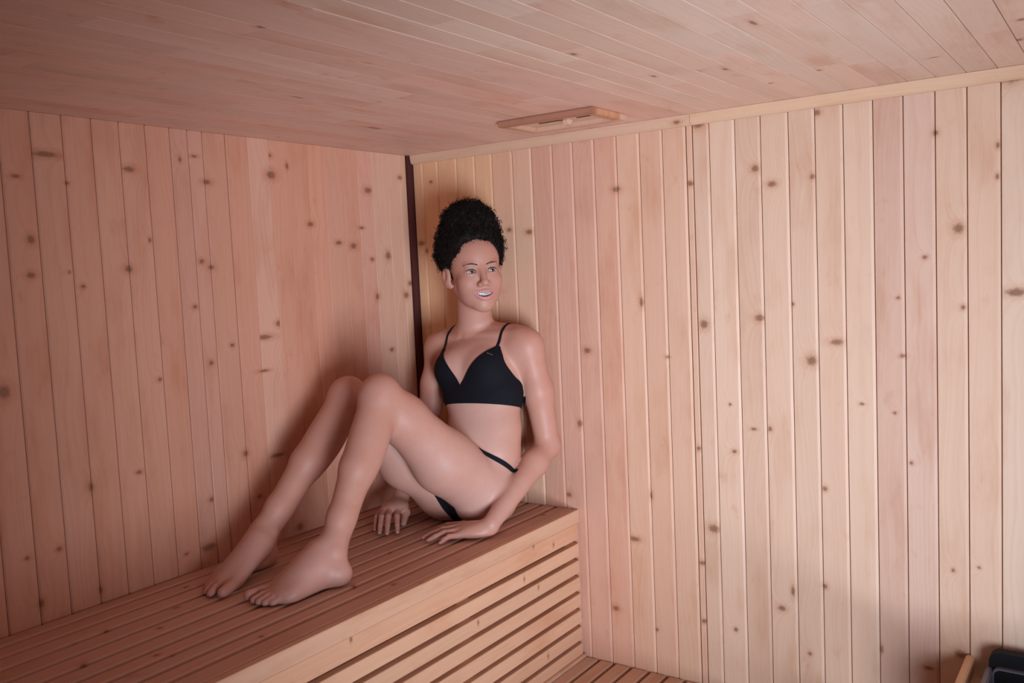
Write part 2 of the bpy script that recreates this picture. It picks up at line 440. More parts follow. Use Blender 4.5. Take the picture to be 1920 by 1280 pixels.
# boards closing the bench behind the front slats
o = box('back_board', BD - 0.038, BD - 0.029, -BL, -0.004, 0.0, ZB - 0.067, WOOD, bench)
wood_props(o, (0.60, 0.37, 0.27)); bench_part(o)
o = box('kick_strip', BD - 0.0005, BD + 0.009, -BL + 0.005, -0.006, ZP + 0.0005, ZP + 0.010, WOOD, bench, 0.0015)
wood_props(o, (0.66, 0.42, 0.30)); bench_part(o)

# ------------------------------------------------------------------ lower platform
plat = tag(empty('foot_platform', (0.9, -1.3, 0.0)), 'low slatted pine step below the front of the long bench', 'platform')
plat_m = Matrix.Translation((-0.9, 1.3, 0.0))
PX = [0.591, 0.647, 0.698, 0.753, 0.811, 0.868, 0.923, 0.979, 1.035, 1.091, 1.147, 1.203]
for i in range(len(PX) - 1):
    a, b = PX[i], PX[i + 1]
    w_ = b - a - 0.010
    c = a + w_ / 2
    v, f = prism(slat_profile(w_, 0.026, 0.003), BL - 0.006)
    o = mesh_obj('seat_slat', v, f, WOOD, plat)
    place(o, (c, -BL, ZP), (-1, 0, 0), (0, 0, 1), (0, 1, 0))
    wood_props(o, jitter((0.60, 0.38, 0.27), 0.05, 0.04), (), 0.4)
    o.matrix_basis = plat_m @ o.matrix_basis
for y in (-0.05, -1.2, -2.4):
    o = box('cross_beam', 0.592, 1.19, y - 0.022, y + 0.022, ZP - 0.066, ZP - 0.0265, WOOD, plat)
    wood_props(o, (0.50, 0.30, 0.20)); o.matrix_basis = plat_m
    for x in (0.62, 1.16):
        o = box('support_post', x - 0.02, x + 0.02, y - 0.02, y + 0.02, 0.0, ZP - 0.0665, WOOD, plat)
        wood_props(o, (0.50, 0.30, 0.20)); o.matrix_basis = plat_m

# ------------------------------------------------------------------ vent in the ceiling
vent = tag(empty('ceiling_vent', (0.725, -0.235, ZC)), 'flat wooden sliding vent on the ceiling near the back wall', 'vent')
vent_m = Matrix.Translation((-0.725, 0.235, -ZC))
VT = (0.60, 0.34, 0.22)
def vent_part(o, tone, b=0.0):
    wood_props(o, tone, (), 0.8); o.matrix_basis = vent_m
vx0, vx1, vy0, vy1 = 0.585, 0.868, -0.322, -0.148
zt0, zt1 = ZC - 0.0165, ZC - 0.0006
vent_part(box('frame_rail', vx0, vx1, vy0, vy0 + 0.022, zt0, zt1, WOOD, vent, 0.002), (0.42, 0.19, 0.12))
vent_part(box('frame_rail', vx0, vx1, vy1 - 0.030, vy1, zt0, zt1, WOOD, vent, 0.002), (0.66, 0.40, 0.28))
vent_part(box('frame_rail', vx0, vx0 + 0.026, vy0 + 0.0225, vy1 - 0.0305, zt0, zt1, WOOD, vent, 0.002), VT)
vent_part(box('frame_rail', vx1 - 0.026, vx1, vy0 + 0.0225, vy1 - 0.0305, zt0, zt1, WOOD, vent, 0.002), (0.60, 0.30, 0.17))
vent_part(box('sliding_cover', vx0 + 0.0265, vx1 - 0.0265, vy0 + 0.023, vy1 - 0.031, ZC - 0.006, zt1, WOOD, vent), (0.70, 0.45, 0.30))
vent_part(box('grip', 0.735, 0.757, -0.25, -0.228, ZC - 0.020, ZC - 0.0062, WOOD, vent, 0.004), (0.72, 0.47, 0.33))
o = box('slot', 0.66, 0.728, -0.243, -0.234, ZC - 0.0072, ZC - 0.0061, CORNER, vent); o.matrix_basis = vent_m
o = box('slot', 0.775, 0.82, -0.243, -0.234, ZC - 0.0072, ZC - 0.0061, CORNER, vent); o.matrix_basis = vent_m

# ------------------------------------------------------------------ heater and its guard rail
heat = tag(empty('sauna_heater', (1.83, -0.22, 0.0)), 'black box shaped heater with grey rim at the right foot of the back wall', 'heater')
heat_m = Matrix.Translation((-1.83, 0.22, 0.0))
def rounded_panel(name, x0, x1, z0, z1, y0, y1, r, mat):
    pts = [(x0, z0), (x1, z0)]
    for k in range(7):
        a = math.pi / 2 * k / 6
        pts.append((x1 - r + r * math.cos(a), z1 - r + r * math.sin(a)))
    for k in range(7):
        a = math.pi / 2 + math.pi / 2 * k / 6
        pts.append((x0 + r + r * math.cos(a), z1 - r + r * math.sin(a)))
    n = len(pts)
    v = [(p[0], y0, p[1]) for p in pts] + [(p[0], y1, p[1]) for p in pts]
    f = [tuple(range(n)), tuple(reversed(range(n, 2 * n)))]
    for i in range(n):
        j = (i + 1) % n
        f.append((j, i, n + i, n + j))
    o = mesh_obj(name, v, f, mat, heat)
    o.matrix_basis = heat_m
    return o
HX0, HX1 = 1.682, 1.99
rounded_panel('back_panel', HX0, HX1, 0.08, 0.717, -0.058, -0.03, 0.022, BLACKMETAL)
o = box('side_panel', HX0 - 0.006, HX0 + 0.008, -0.36, -0.0585, 0.08, 0.682, GREYMETAL, heat, 0.003); o.matrix_basis = heat_m
o = box('side_panel', HX1 - 0.008, HX1 + 0.006, -0.36, -0.0585, 0.08, 0.682, GREYMETAL, heat, 0.003); o.matrix_basis = heat_m
o = box('front_panel', HX0 + 0.0085, HX1 - 0.0085, -0.36, -0.348, 0.08, 0.690, BLACKMETAL, heat, 0.003); o.matrix_basis = heat_m
rounded_panel('rim', HX0 + 0.0085, HX1 - 0.0085, 0.575, 0.686, -0.0705, -0.0585, 0.014, GREYMETAL)
rounded_panel('inner_panel', HX0 + 0.0135, HX1 - 0.0135, 0.575, 0.682, -0.0750, -0.0708, 0.012, BLACKMETAL)
o = box('stone_tray', HX0 + 0.009, HX1 - 0.009, -0.347, -0.0755, 0.55, 0.57, BLACKMETAL, heat); o.matrix_basis = heat_m
for sx in (HX0 + 0.02, HX1 - 0.05):
    for syy in (-0.34, -0.09):
        o = box('foot', sx, sx + 0.03, syy, syy + 0.03, 0.0, 0.08, BLACKMETAL, heat); o.matrix_basis = heat_m
# heap of heater stones
rs = random.Random(3)
for i in range(26):
    bm = bmesh.new()
    bmesh.ops.create_icosphere(bm, subdivisions=2, radius=1.0)
    for vt in bm.verts:
        vt.co *= 1 + rs.uniform(-0.13, 0.13)
    sc = Vector((rs.uniform(.03, .042), rs.uniform(.028, .038), rs.uniform(.022, .03)))
    c = Vector((HX0 + 0.055 + (i % 5) * 0.049, -0.120 - ((i // 5) % 5) * 0.047, 0.60 + (0.03 if i > 24 else 0) + rs.uniform(-.004, .008)))
    vs = [Vector((v_.co.x * sc.x, v_.co.y * sc.y, v_.co.z * sc.z)) + c for v_ in bm.verts]
    bm.verts.index_update()
    fs = [[q.index for q in f_.verts] for f_ in bm.faces]
    bm.free()
    o = mesh_obj('stone', vs, fs, STONE, heat, True); o.matrix_basis = heat_m

guard = tag(empty('guard_rail', (1.638, -0.4, 0.0)), 'narrow wooden guard rail just left of the black heater', 'rail')
gm = Matrix.Translation((-1.638, 0.4, 0.0))
o = box('top_rail', 1.629, 1.647, -0.80, -0.008, 0.640, 0.680, WOOD, guard, 0.003); wood_props(o, (0.72, 0.45, 0.27)); o.matrix_basis = gm
for y in (-0.03, -0.775):
    o = box('post', 1.6475, 1.662, y - 0.02, y + 0.02, 0.0, 0.630, WOOD, guard, 0.002); wood_props(o, (0.62, 0.38, 0.25)); o.matrix_basis = gm
for z in (0.42, 0.20):
    o = box('lower_rail', 1.629, 1.6465, -0.80, -0.008, z, z + 0.04, WOOD, guard, 0.003); wood_props(o, (0.66, 0.41, 0.26)); o.matrix_basis = gm
# ------------------------------------------------------------------ person: one continuous skin from a distance field
V = lambda *a: np.array(a, float)
def nrm(a):
    return a / np.linalg.norm(a)

class Axis:
    """axis with piecewise constant spacing"""
    def __init__(s, knots):
        pts = [knots[0][0]]
        for (a, h), (b, _) in zip(knots[:-1], knots[1:]):
            n = max(1, int(round((b - a) / h)))
            pts += list(a + (b - a) * (np.arange(1, n + 1) / n))
        s.p = np.array(pts, np.float32)
    def rng(s, lo, hi):
        return max(0, int(np.searchsorted(s.p, lo)) - 1), min(len(s.p), int(np.searchsorted(s.p, hi)) + 1)

AX = Axis([(0.03, .004), (0.145, .0027), (0.285, .0019), (0.405, .0023), (0.475, .0032), (0.61, .004)])
AY = Axis([(-1.05, .0023), (-0.93, .003), (-0.72, .0045), (-0.49, .0026), (-0.335, .0032), (-0.27, .0019), (-0.12, .003), (0.0, .003)])
AZ = Axis([(-0.006, .0022), (0.07, .0042), (0.575, .0018), (0.76, .003), (0.84, .003)])
NX, NY, NZ = len(AX.p), len(AY.p), len(AZ.p)

def smin(a, b, k):
    h = np.clip(0.5 + 0.5 * (b - a) / k, 0, 1)
    return b + (a - b) * h - k * h * (1 - h)
def smax(a, b, k):
    return -smin(-a, -b, k)

class Field:
    def __init__(s, lo, hi):
        s.r = [AX.rng(lo[0], hi[0]), AY.rng(lo[1], hi[1]), AZ.rng(lo[2], hi[2])]
        s.d = np.full([b - a for a, b in s.r], 0.25, np.float32)
    def win(s, lo, hi):
        sl, co = [], []
        for ax, A, (a, b) in zip(range(3), (AX, AY, AZ), s.r):
            i0, i1 = A.rng(lo[ax], hi[ax])
            i0, i1 = max(i0, a), min(i1, b)
            sl.append(slice(i0 - a, max(i1, i0) - a)); co.append(A.p[i0:max(i1, i0)])
        X, Y, Z = np.meshgrid(*co, indexing='ij', sparse=True)
        return tuple(sl), X, Y, Z
    def op(s, fn, lo, hi, k, mode='add', m=0.035):
        sl, X, Y, Z = s.win(lo - m - k, hi + m + k)
        if s.d[sl].size == 0:
            return
        v = fn(X, Y, Z).astype(np.float32)
        if mode == 'add':
            s.d[sl] = smin(s.d[sl], v, k)
        else:
            s.d[sl] = smax(s.d[sl], -v, k)
    def cone(s, a, b, ra, rb, k=0.012, mode='add'):
        a, b = np.asarray(a, float), np.asarray(b, float)
        ba = b - a
        l2 = float(ba @ ba) + 1e-12
        def fn(X, Y, Z):
            px, py, pz = X - a[0], Y - a[1], Z - a[2]
            t = np.clip((px * ba[0] + py * ba[1] + pz * ba[2]) / l2, 0, 1)
            dx, dy, dz = px - ba[0] * t, py - ba[1] * t, pz - ba[2] * t
            return np.sqrt(dx * dx + dy * dy + dz * dz) - (ra + (rb - ra) * t)
        r = max(ra, rb)
        s.op(fn, np.minimum(a, b) - r, np.maximum(a, b) + r, k, mode)
    def chain(s, pts, rad, k=0.012):
        for i in range(len(pts) - 1):
            s.cone(pts[i], pts[i + 1], rad[i], rad[i + 1], k)
    def ell(s, c, R3, rad, k=0.02, mode='add', bend=None):
        """ellipsoid; R3 rows are its axes"""
        c = np.asarray(c, float); R3 = np.asarray(R3, float); r = np.asarray(rad, float)
        def fn(X, Y, Z):
            px, py, pz = X - c[0], Y - c[1], Z - c[2]
            q = [px * R3[i][0] + py * R3[i][1] + pz * R3[i][2] for i in range(3)]
            if bend is not None:                   # lifts axis 2 with the square of axis 0
                q[2] = q[2] - bend * q[0] * q[0]
            k0 = np.sqrt((q[0] / r[0]) ** 2 + (q[1] / r[1]) ** 2 + (q[2] / r[2]) ** 2)
            k1 = np.sqrt((q[0] / r[0] ** 2) ** 2 + (q[1] / r[1] ** 2) ** 2 + (q[2] / r[2] ** 2) ** 2) + 1e-9
            return k0 * (k0 - 1.0) / k1
        ext = np.sqrt(sum((R3[i] * r[i]) ** 2 for i in range(3))) + (abs(bend) * r[0] ** 2 if bend else 0)
        s.op(fn, c - ext, c + ext, k, mode)

def merge(T, G, k0, k1=0.0, joint=None, rad=0.1):
    """blend field G into T; wide blend near the joint, crisp elsewhere"""
    sl = tuple(slice(g[0] - t[0], g[1] - t[0]) for g, t in zip(G.r, T.r))
    a, b = T.d[sl], G.d
    if joint is None:
        T.d[sl] = smin(a, b, k0)
        return
    co = [A.p[g[0]:g[1]] for A, g in zip((AX, AY, AZ), G.r)]
    X, Y, Z = np.meshgrid(*co, indexing='ij', sparse=True)
    q = (X - joint[0]) ** 2 + (Y - joint[1]) ** 2 + (Z - joint[2]) ** 2
    k = (k0 + k1 * np.exp(-q / rad ** 2)).astype(np.float32)
    T.d[sl] = smin(a, b, k)

I3 = np.eye(3)
# ---- joints, in metres from the wall corner at seat height
P = dict(
    pelvis=V(.360, -.228, .108), abd=V(.392, -.208, .195), waist=V(.386, -.185, .268), rib=V(.366, -.160, .360),
    chest=V(.347, -.138, .440), neck0=V(.309, -.110, .535),
    shL=V(.497, -.102, .497), shR=V(.190, -.122, .488), elL=V(.530, -.066, .203), wrL=V(.524, -.352, .040),
    elR=V(.140, -.150, .246), wrR=V(.168, -.318, .062),
    hipL=V(.420, -.240, .094), hipR=V(.288, -.240, .092), knL=V(.352, -.575, .412), knR=V(.169, -.510, .392),
    anL=V(.391, -.806, .089), anR=V(.157, -.818, .092))
sp_up = nrm(P['chest'] - P['waist'])
lat = nrm(V(1, .05, .04)); fwd = nrm(np.cross(lat, sp_up)) * 1.0
if fwd[1] > 0: fwd = -fwd
sp_up = np.cross(fwd, -lat); sp_up = sp_up if sp_up[2] > 0 else -sp_up
TR = np.array([lat, fwd, sp_up])

T = Field(V(.03, -1.05, -.01), V(.62, .0, .85))
# torso
G = Field(V(.10, -.42, -.01), V(.60, 0, .62))
G.ell(P['pelvis'] + V(.004, .01, .010), I3, (.126, .096, .105), .03)
G.ell(P['pelvis'] + V(.047, .000, -.03), I3, (.082, .098, .082), .04)
G.ell(P['pelvis'] + V(-.055, .005, -.03), I3, (.088, .100, .085), .04)
G.ell(P['abd'], TR, (.123, .088, .085), .04)
G.ell(P['waist'] + V(.006, 0, 0), TR, (.117, .079, .085), .04)
G.ell(P['rib'] + V(.006, 0, 0), TR, (.129, .088, .090), .04)
G.ell(P['chest'], TR, (.136, .088, .088), .04)
G.ell(P['chest'] + fwd * .050 + lat * .058 - sp_up * .018, TR, (.056, .050, .054), .025)
G.ell(P['chest'] + fwd * .050 - lat * .058 - sp_up * .018, TR, (.056, .050, .054), .025)
G.cone(P['shR'] + V(.03, .0, .012), P['shL'] + V(-.03, .0, .012), .043, .043, .04)
G.cone(P['neck0'] + V(0, .015, .005), P['shL'] + V(-.045, .01, .028), .040, .026, .04)
G.cone(P['neck0'] + V(0, .015, .005), P['shR'] + V(.045, .01, .028), .040, .026, .04)
# collar bones
for sg, sh in ((1, 'shL'), (-1, 'shR')):
    G.cone(P['neck0'] + fwd * .050 + lat * .016 * sg - V(0, 0, .022), P[sh] + fwd * .022 + V(-.02 * sg, 0, .030), .0065, .008, .016)
merge(T, G, .01)
DT = T.d.copy()            # trunk alone, used to cut the swimwear

# ---- head frame
U0 = V(0, 0, 1)
HF = nrm(V(.806, -.612, 0))
HS = np.cross(U0, HF)                       # towards the person's left
HU = nrm(U0 - HS * 0.05 + HF * -0.02)
HS = nrm(np.cross(HU, HF)); HF = nrm(np.cross(HS, HU))
HR = np.array([HS, HF, HU])
HC = V(.3745, -.165, .719)
HC = V(.366, -.163, .720)
def H(s, f, u):
    return HC + HS * s + HF * f + HU * u
G = Field(V(.20, -.36, .50), V(.52, 0, .85))
G.ell(H(0, -.018, .038), HR, (.0715, .090, .080), .02)
G.ell(H(0, .020, -.020), HR, (.0620, .062, .086), .03)
G.ell(H(0, .022, .045), HR, (.060, .056, .050), .03)        # forehead
for sg in (-1, 1):
    G.cone(H(.045 * sg, -.012, -.046), H(.014 * sg, .060, -.094), .016, .016, .03)     # jaw
    G.ell(H(.040 * sg, .050, -.029), HR, (.023, .025, .023), .02)
    G.ell(H(.029 * sg, .046, -.060), HR, (.021, .024, .024), .03)                # cheek
    G.ell(H(.026 * sg, .070, .019), HR, (.020, .010, .007), .012)                # brow
G.ell(H(0, .067, -.096), HR, (.019, .017, .016), .02)       # chin
G.ell(H(0, .064, -.060), HR, (.030, .022, .024), .02)       # muzzle
for sg in (-1, 1):
    G.ell(H(.031 * sg, .088, .001), HR, (.0190, .008, .0115), .010, 'cut')   # socket
# nose
G.cone(H(0, .080, .006), H(0, .0965, -.030), .0065, .0100, .012)
G.ell(H(0, .0985, -.0345), HR, (.0105, .0100, .0095), .006)
for sg in (-1, 1):
    G.ell(H(.0125 * sg, .0890, -.0385), HR, (.0075, .0095, .0075), .005)
    G.ell(H(.0065 * sg, .0975, -.0455), HR, (.0033, .0050, .0030), .002, 'cut')
# eyelids: a filled ball, then an almond cut for the eye
for sg in (-1, 1):
    G.ell(H(.031 * sg, .0640, .000), HR, (.0160, .0150, .0125), .006)
    G.ell(H(.031 * sg, .0800, -.0005), HR, (.0142, .0200, .0047), .0012, 'cut', bend=-8.0)
# mouth, open in a smile
def gsurf(s, u):
    """forward distance of the face surface at (s, u) of the head frame"""
    fs = np.arange(.125, .02, -.0008)
    pts = HC + HS * s + HU * u + fs[:, None] * HF
    ii = [np.clip(np.searchsorted(A.p, pts[:, q]) - G.r[q][0], 0, G.d.shape[q] - 1) for q, A in enumerate((AX, AY, AZ))]
    d = G.d[ii[0], ii[1], ii[2]]
    k = int(np.argmax(d < 0))
    if k == 0: return float(fs[0])
    return float(fs[k - 1] + (fs[k] - fs[k - 1]) * d[k - 1] / (d[k - 1] - d[k]))
MU = -.0655
_sx = np.linspace(-.034, .034, 15)
_sf = np.array([np.mean([gsurf(x, MU + .0), gsurf(x, MU + .006), gsurf(x, MU - .008)]) for x in _sx])
_sf = np.convolve(np.r_[_sf[0], _sf, _sf[-1]], [.25, .5, .25], 'valid')
def mface(s):
    return float(np.interp(s, _sx, _sf))
MC = H(0, mface(0), MU)
def lip(s, du, df):
    a = abs(s) / .0290
    return H(s, mface(s) - .0022 + df * (1 - a * a), MU + du * (1 - a * a) + .0065 * a * a)
ss = np.linspace(-.0290, .0290, 9)
upl = [lip(s, .0074, .0018) for s in ss]
lol = [lip(s, -.0118, .0022) for s in ss]
lr = [.0022, .0033, .0041, .0047, .0045, .0047, .0041, .0033, .0022]
G.chain(upl, [r * .78 for r in lr], .004)
G.chain(lol, [r * 1.35 for r in lr], .004)
G.ell(MC + HU * -.0020, HR, (.0250, .030, .0060), .0012, 'cut', bend=10.0)
# ears
for sg in (-1, 1):
    er = np.array([nrm(HS * sg + HF * .35), nrm(HF - HS * sg * .35), HU])
    G.ell(H(.0800 * sg, -.020, -.008), er, (.0080, .0190, .0325), .004)
    G.ell(H(.0890 * sg, -.017, -.002), er, (.0070, .0100, .019), .003, 'cut')
    G.ell(H(.0735 * sg, -.012, -.035), er, (.0060, .0090, .009), .004)
# neck
G.cone(P['neck0'] - V(0, -.01, .01), H(0, -.030, -.060), .054, .049, .02)
merge(T, G, .012, .02, P['neck0'], .06)

# ---- arms
def finger(G, pts, rad, k=.0022):
    G.chain(pts, rad, k)
def lerp(a, b, t):
    return a + (b - a) * t

NAILS = []
def hand(G, wr, kn, tips, lift, rk=.0098):
    """kn, tips: index, middle, ring, little; lift: how far the middle joint rises"""
    for i, (k, t) in enumerate(zip(kn, tips)):
        sc = (1, 1.04, 1, .88)[i]
        G.cone(lerp(wr, k, .05), k, .0155, rk * sc, .014)
        d = t - k
        m1 = lerp(k, t, .48) + V(0, 0, lift)
        m2 = lerp(k, t, .78) + V(0, 0, lift * .62)
        G.chain([k, m1, m2, t], [rk * sc, .0084 * sc, .0074 * sc, .0062 * sc], .0025)
        NAILS.append((t, nrm(t - m2), .0060 * sc))

G = Field(V(.30, -.50, -.01), V(.61, 0, .60))
G.ell(P['shL'] + V(-.002, 0, 0), I3, (.047, .046, .050), .03)
mid = lerp(P['shL'], P['elL'], .45) + V(.006, 0, 0)
G.chain([P['shL'], mid, P['elL']], [.044, .0425, .0355], .025)
fm = lerp(P['elL'], P['wrL'], .25)
G.chain([P['elL'], fm, P['wrL']], [.0345, .0370, .0235], .02)
G.cone(P['elL'] + V(.004, .010, -.006), P['elL'] + V(.002, .004, -.002), .024, .026, .02)
knL_ = [V(.427, -.352, .026), V(.438, -.376, .0265), V(.449, -.399, .023), V(.459, -.421, .017)]
tpL_ = [V(.352, -.396, .0075), V(.368, -.452, .0075), V(.395, -.465, .0075), V(.440, -.468, .0075)]
hand(G, P['wrL'] + V(0, 0, -.008), knL_, tpL_, .007)
G.ell(V(.480, -.372, .020), nrm(V(1, 0, 0))[None] * 0 + np.array([nrm(V(-.92, -.38, 0)), nrm(V(.38, -.92, 0)), V(0, 0, 1)]), (.050, .038, .0175), .012)
G.chain([P['wrL'] + V(-.01, .015, -.010), V(.478, -.318, .018), V(.452, -.312, .012)], [.016, .0125, .0085], .008)
merge(T, G, .004, .05, P['shL'] + V(-.02, 0, -.02), .075)

G = Field(V(.05, -.51, -.01), V(.36, 0, .60))
G.ell(P['shR'], I3, (.050, .047, .052), .02)
mid = lerp(P['shR'], P['elR'], .45)
G.chain([P['shR'], mid, P['elR']], [.045, .0405, .034], .02)
fm = lerp(P['elR'], P['wrR'], .25)
G.chain([P['elR'], fm, P['wrR']], [.034, .036, .0235], .02)
knR_ = [V(.214, -.386, .047), V(.197, -.397, .050), V(.181, -.407, .047), V(.166, -.410, .039)]
tpR_ = [V(.268, -.447, .0075), V(.250, -.470, .0075), V(.226, -.474, .0075), V(.190, -.454, .0075)]
hand(G, P['wrR'], knR_, tpR_, .013)
G.ell(V(.187, -.362, .054), np.array([nrm(V(.40, -.90, -.2)), nrm(V(.92, .38, 0)), V(0, 0, 1)]), (.044, .036, .018), .012)
G.chain([P['wrR'] + V(.012, -.01, -.006), V(.216, -.352, .034), V(.236, -.386, .013)], [.016, .0125, .0085], .008)
merge(T, G, .004, .05, P['shR'] + V(.02, 0, -.02), .075)

# ---- legs
TOES = []
def leg(hip, kn, an, heel, toes, sgn):
    lo = np.minimum.reduce([hip, kn, an, heel] + toes) - .15
    hi = np.maximum.reduce([hip, kn, an, heel] + toes) + .15
    G = Field(lo, hi)
    # thigh
    d = nrm(kn - hip)
    m = lerp(hip, kn, .42) + V(0, .004, -.024)
    G.ell(hip + V(.008 * sgn, .005, -.012), I3, (.088, .094, .090), .03)
    G.chain([hip + d * .03, m, lerp(hip, kn, .80) + V(0, .004, -.009), kn - d * .01], [.090, .084, .062, .054], .03)
    # knee
    s_ = nrm(an - kn)
    back = nrm(V(0, 1, 0) - s_ * float(s_[1]))
    G.ell(kn + nrm(d - s_) * .012, np.array([V(1, 0, 0), nrm(np.cross(V(1, 0, 0), s_)), s_]), (.041, .038, .045), .025)
    # shin and calf
    G.chain([kn, lerp(kn, an, .5), lerp(kn, an, .82), an], [.046, .040, .031, .031], .02)
    G.ell(lerp(kn, an, .32) + back * .020, np.array([nrm(np.cross(s_, back)), back, s_]), (.046, .041, .105), .03)
    G.cone(lerp(kn, an, .55) + back * .016, an + back * .026 + s_ * .012, .027, .014, .02)
    # foot
    h = heel
    G.cone(an, h + V(0, -.004, .034), .030, .030, .02)
    G.ell(h + V(0, .004, .027), I3, (.028, .032, .027), .015)
    fd = nrm((toes[0] + toes[2]) / 2 - h)
    sd = nrm(V(-fd[1], fd[0], 0))
    if float(sd @ (toes[0] - toes[4])) < 0: sd = -sd
    inst = an + fd * .034 + V(0, 0, -.016)
    # ankle bones
    G.ell(an + sd * .027 + V(0, 0, .002), I3, (.013, .014, .015), .012)
    G.ell(an - sd * .027 + V(0, 0, -.008), I3, (.013, .014, .015), .012)
    rr = [.0155, .0118, .0112, .0106, .0102]
    tr = [.0125, .0088, .0083, .0080, .0082]
    for i, t in enumerate(toes):
        base = t - fd * (.056, .046, .042, .038, .034)[i] + V(0, 0, rr[i] + .003 - t[2])
        base = base + V(0, 0, (.002, .003, .002, .001, 0)[i])
        st = lerp(inst, h + V(0, 0, .036) + fd * .05, (.15, .1, .2, .45, .75)[i]) + sd * (.012, .006, 0, -.006, -.012)[i]
        G.cone(st, base, .0255 - .0013 * i, rr[i], .030)
        mid_ = lerp(base, t, .55) + V(0, 0, (.001, .005, .0055, .0055, .005)[i])
        G.chain([base, mid_, t], [rr[i] * .92, tr[i] * 1.0, tr[i] * 1.02], .003)
        TOES.append((t, nrm(t - mid_), tr[i] * 1.02))
    # sole from heel to ball along the outer edge
    G.cone(h + V(0, 0, .018) + fd * .03, toes[4] - fd * .05 + V(0, 0, .012), .018, .014, .02)
    return G
GL = leg(P['hipL'], P['knL'], P['anL'], V(.419, -.818, .0),
         [V(.306, -.985, .013), V(.333, -.994, .0095), V(.352, -.996, .009), V(.369, -.993, .0085), V(.384, -.984, .0085)], 1)
merge(T, GL, .003, .05, P['hipL'] + V(0, 0, .02), .10)
GR = leg(P['hipR'], P['knR'], P['anR'], V(.146, -.806, .0),
         [V(.236, -1.004, .013), V(.207, -1.016, .0095), V(.186, -1.010, .009), V(.167, -.998, .0085), V(.151, -.982, .0085)], -1)
merge(T, GR, .003, .05, P['hipR'] + V(0, 0, .02), .10)
del G, GL, GR

# rests on the seat slats and leans against the back wall
zc = (0.0030 - AZ.p)[None, None, :]
T.d[:] = smax(T.d, zc.astype(np.float32), .004)
T.d[:] = smax(T.d, (AY.p + 0.003)[None, :, None].astype(np.float32), .004)
D = T.d

def surface_nets(D, ax, ay, az):
    ins = D < 0
    nx, ny, nz = D.shape
    cnt = np.zeros((nx - 1, ny - 1, nz - 1), np.uint8)
    for i in (0, 1):
        for j in (0, 1):
            for k in (0, 1):
                cnt += ins[i:nx - 1 + i, j:ny - 1 + j, k:nz - 1 + k]
    act = (cnt > 0) & (cnt < 8)
    ci, cj, ck = np.nonzero(act)
    flat = (ci * (ny - 1) + cj) * (nz - 1) + ck
    n = len(ci)
    c = {}
    for i in (0, 1):
        for j in (0, 1):
            for k in (0, 1):
                c[i, j, k] = D[ci + i, cj + j, ck + k]
    acc = np.zeros((n, 3)); num = np.zeros(n)
    E = []
    for a in c:
        for d in range(3):
            if a[d] == 0:
                b = list(a); b[d] = 1
                E.append((a, tuple(b), d))
    for a, b, d in E:
        va, vb = c[a], c[b]
        m = (va < 0) != (vb < 0)
        t = np.where(m, va / np.where(m, va - vb, 1), 0)
        for q in range(3):
            acc[:, q] += np.where(m, a[q] + (t if q == d else 0), 0)
        num += m
    acc /= num[:, None]
    pos = np.empty((n, 3))
    for q, (A, I) in enumerate(((ax, ci), (ay, cj), (az, ck))):
        pos[:, q] = A[I] + acc[:, q] * (A[I + 1] - A[I])
    quads = []
    def find(i, j, k):
        f = (i * (ny - 1) + j) * (nz - 1) + k
        return np.searchsorted(flat, f)
    for d in range(3):
        s0 = [slice(None)] * 3; s1 = [slice(None)] * 3
        s0[d] = slice(0, -1); s1[d] = slice(1, None)
        A_, B_ = ins[tuple(s0)], ins[tuple(s1)]
        i, j, k = np.nonzero(A_ != B_)
        e1, e2 = (d + 1) % 3, (d + 2) % 3
        ijk = [i, j, k]
        shp = (nx - 1, ny - 1, nz - 1)
        ok = (ijk[e1] > 0) & (ijk[e2] > 0) & (ijk[e1] < shp[e1]) & (ijk[e2] < shp[e2])
        ijk = [q[ok] for q in ijk]
        def cell(o1, o2):
            q = list(ijk)
            q[e1] = q[e1] - o1; q[e2] = q[e2] - o2
            return find(*q)
        qd = np.stack([cell(1, 1), cell(0, 1), cell(0, 0), cell(1, 0)], 1)
        fl = ~ins[ijk[0], ijk[1], ijk[2]]
        qd[fl] = qd[fl][:, ::-1]
        quads.append(qd)
    return pos, np.concatenate(quads)

def smooth_mesh(v, q, it=2, lam=0.5):
    a = q.ravel(); b = np.roll(q, -1, 1).ravel()
    for r in range(it):
        acc = np.zeros_like(v); num = np.zeros(len(v))
        for s_, t_ in ((a, b), (b, a)):
            for d in range(3):
                acc[:, d] += np.bincount(s_, v[t_, d], len(v))
            num += np.bincount(s_, minlength=len(v))
        v = v + lam * (acc / np.maximum(num, 1)[:, None] - v)
    return v

def sample(D, p):
    """trilinear value of the field at points p"""
    p = np.atleast_2d(p)
    ii, ff = [], []
    for q, A in enumerate((AX.p, AY.p, AZ.p)):
        i = np.clip(np.searchsorted(A, p[:, q]) - 1, 0, len(A) - 2)
        ii.append(i); ff.append(np.clip((p[:, q] - A[i]) / (A[i + 1] - A[i]), 0, 1))
    r = 0
    for a in (0, 1):
        for b in (0, 1):
            for c in (0, 1):
                w = (ff[0] if a else 1 - ff[0]) * (ff[1] if b else 1 - ff[1]) * (ff[2] if c else 1 - ff[2])
                r = r + w * D[ii[0] + a, ii[1] + b, ii[2] + c]
    return r
def grad(D, p, e=.002):
    p = np.atleast_2d(p)
    g = np.stack([sample(D, p + e * I3[i]) - sample(D, p - e * I3[i]) for i in range(3)], 1)
    return g / (np.linalg.norm(g, axis=1, keepdims=True) + 1e-9)
def march(o, d, D=D, tmax=.3, step=.0015):
    """first surface point from o along d"""
    t = np.arange(0, tmax, step)
    pts = np.asarray(o)[None] + t[:, None] * np.asarray(d)[None]
    s_ = sample(D, pts)
    k = np.argmax(s_ < 0)
    return pts[k] if (s_ < 0).any() else None
